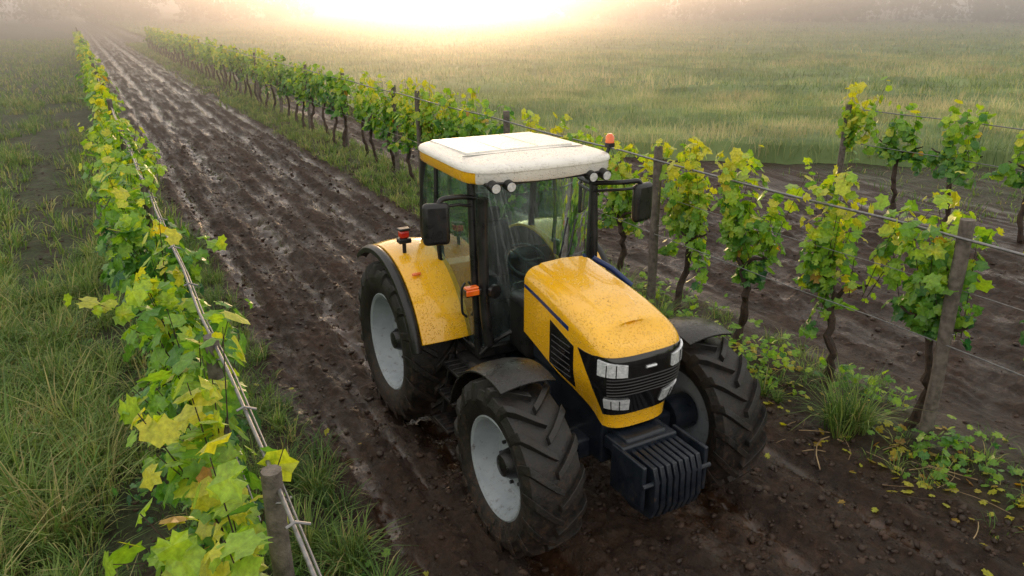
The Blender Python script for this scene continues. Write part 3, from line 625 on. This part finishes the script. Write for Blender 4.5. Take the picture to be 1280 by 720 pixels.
addbox(mb,(0,1.48,2.975),(1.30,.008,.008))
part('roof_seams',mb,M_seam)
box('roof_light_panel',(0,1.07,2.795),(1.28,.10,.035),M_blk,.012)
for x in (-.58,-.43,.43,.58):
    tub('work_light_ring',[(x,1.05,2.785),(x,.965,2.775)],.050,M_blk,16);tub('work_light',[(x,.97,2.775),(x,.958,2.774)],.041,M_lens,16)
tub('rear_work_light',[(-.55,2.5,2.85),(-.55,2.58,2.85)],.05,M_blk,16)
for sg,nm,my in ((-1,'left',1.22),(1,'right',1.0)):
    tub('mirror_arm_'+nm,smoothpath([(sg*.64,1.27,2.64),(sg*.80,my,2.68),(sg*1.0,my,2.68),(sg*1.04,my,2.5)]),.024,M_blk)
    tub('mirror_arm_lower_'+nm,smoothpath([(sg*.64,1.27,2.56),(sg*.82,my,2.61),(sg*.98,my,2.61)]),.014,M_blk)
    box('mirror_shell_'+nm,(sg*1.04,my,2.46),(.24,.09,.38),M_blk,.04,rz=sg*R(12))
    box('mirror_face_'+nm,(sg*1.035,my+.046,2.46),(.20,.01,.33),M_chrome,.004,rz=sg*R(12))
tub('beacon_stem',smoothpath([(.66,1.3,2.84),(.80,1.3,2.88),(.84,1.3,2.98)]),.018,M_blk);tub('beacon_base',[(.84,1.3,2.97),(.84,1.3,3.01)],.05,M_blk,16);tub('beacon_lens',[(.84,1.3,3.01),(.84,1.3,3.07),(.84,1.3,3.095)],[.045,.042,.02],M_orange,16)
box('indicator_left',(-.74,1.14,1.80),(.16,.09,.07),M_blk,.015);box('indicator_lens_left',(-.76,1.09,1.81),(.13,.02,.055),M_orange,.008)
box('indicator_top_left',(-.76,1.12,1.85),(.13,.07,.03),M_orange,.012)
tub('round_mirror_left',[(-.56,1.08,1.80),(-.55,1.04,1.80)],.065,M_blk,20)
tub('exhaust_pipe',smoothpath([(-.58,1.12,1.25),(-.62,1.14,1.6),(-.62,1.16,2.3),(-.62,1.14,2.66)]),.05,M_blk,14)
tub('right_hose',smoothpath([(.62,1.2,1.9),(.80,1.1,1.78),(.95,.98,1.62)]),.03,M_blue)
tub('right_bracket',smoothpath([(.60,1.2,1.75),(.78,1.12,1.70),(.98,1.0,1.55),(1.0,1.0,1.35)]),.025,M_blk)
box('rear_hitch',(0,2.95,.75),(.5,.35,.5),M_frame,.03)
for sg in (-1,1): tub('lift_arm',[(sg*.3,2.8,.6),(sg*.38,3.6,.5)],.035,M_frame)
# ------------------------------------------------------------------ mist
mb=MB();x0,x1,ya,yb_,z0,z1=-250,420,22,420,-1.5,10
mb.add([(x0,ya,z0),(x1,ya,z0),(x1,yb_,z0),(x0,yb_,z0),(x0,ya,z1),(x1,ya,z1),(x1,yb_,z1),(x0,yb_,z1)],[CF])
m,nt,out=newmat('mist_volume');vs=N(nt,'ShaderNodeVolumeScatter');vs.inputs['Density'].default_value=.0085;vs.inputs['Anisotropy'].default_value=.82;vs.inputs['Color'].default_value=(1,.98,.95,1);nt.links.new(vs.outputs[0],out.inputs['Volume'])
mb.build('mist',[m])
# ------------------------------------------------------------------ light, world, camera
EL,AZ=R(2.6),R(24)
sd=Vector((math.sin(AZ)*math.cos(EL),math.cos(AZ)*math.cos(EL),math.sin(EL)))
sl=bpy.data.lights.new('sun','SUN');sl.energy=2.8;sl.angle=R(1.2);sl.color=(1,.64,.36);so=bpy.data.objects.new('sun',sl);scene.collection.objects.link(so);so.rotation_euler=(-sd).to_track_quat('-Z','Y').to_euler()
w=bpy.data.worlds.new('World');scene.world=w;w.use_nodes=True;nt=w.node_tree;nt.nodes.clear()
out=nt.nodes.new('ShaderNodeOutputWorld');sky=nt.nodes.new('ShaderNodeTexSky');sky.sky_type='NISHITA';sky.sun_disc=False;sky.sun_elevation=EL;sky.sun_rotation=AZ;sky.dust_density=2.5
b1=nt.nodes.new('ShaderNodeBackground');b1.inputs['Strength'].default_value=.06;nt.links.new(sky.outputs[0],b1.inputs[0])
b2=nt.nodes.new('ShaderNodeBackground');b2.inputs[0].default_value=(1,.95,.885,1);b2.inputs['Strength'].default_value=1.05
ad=nt.nodes.new('ShaderNodeAddShader');nt.links.new(b1.outputs[0],ad.inputs[0]);nt.links.new(b2.outputs[0],ad.inputs[1]);nt.links.new(ad.outputs[0],out.inputs[0])
cam=bpy.data.cameras.new('camera');co=bpy.data.objects.new('camera',cam);scene.collection.objects.link(co);scene.camera=co
cam.lens=26.7;cam.sensor_width=36;cam.clip_end=3000;co.location=(0,0,4.2);co.rotation_euler=(R(90-20.22),0,-R(28.8))
scene.view_settings.view_transform='Standard';scene.view_settings.look='None';scene.view_settings.exposure=0
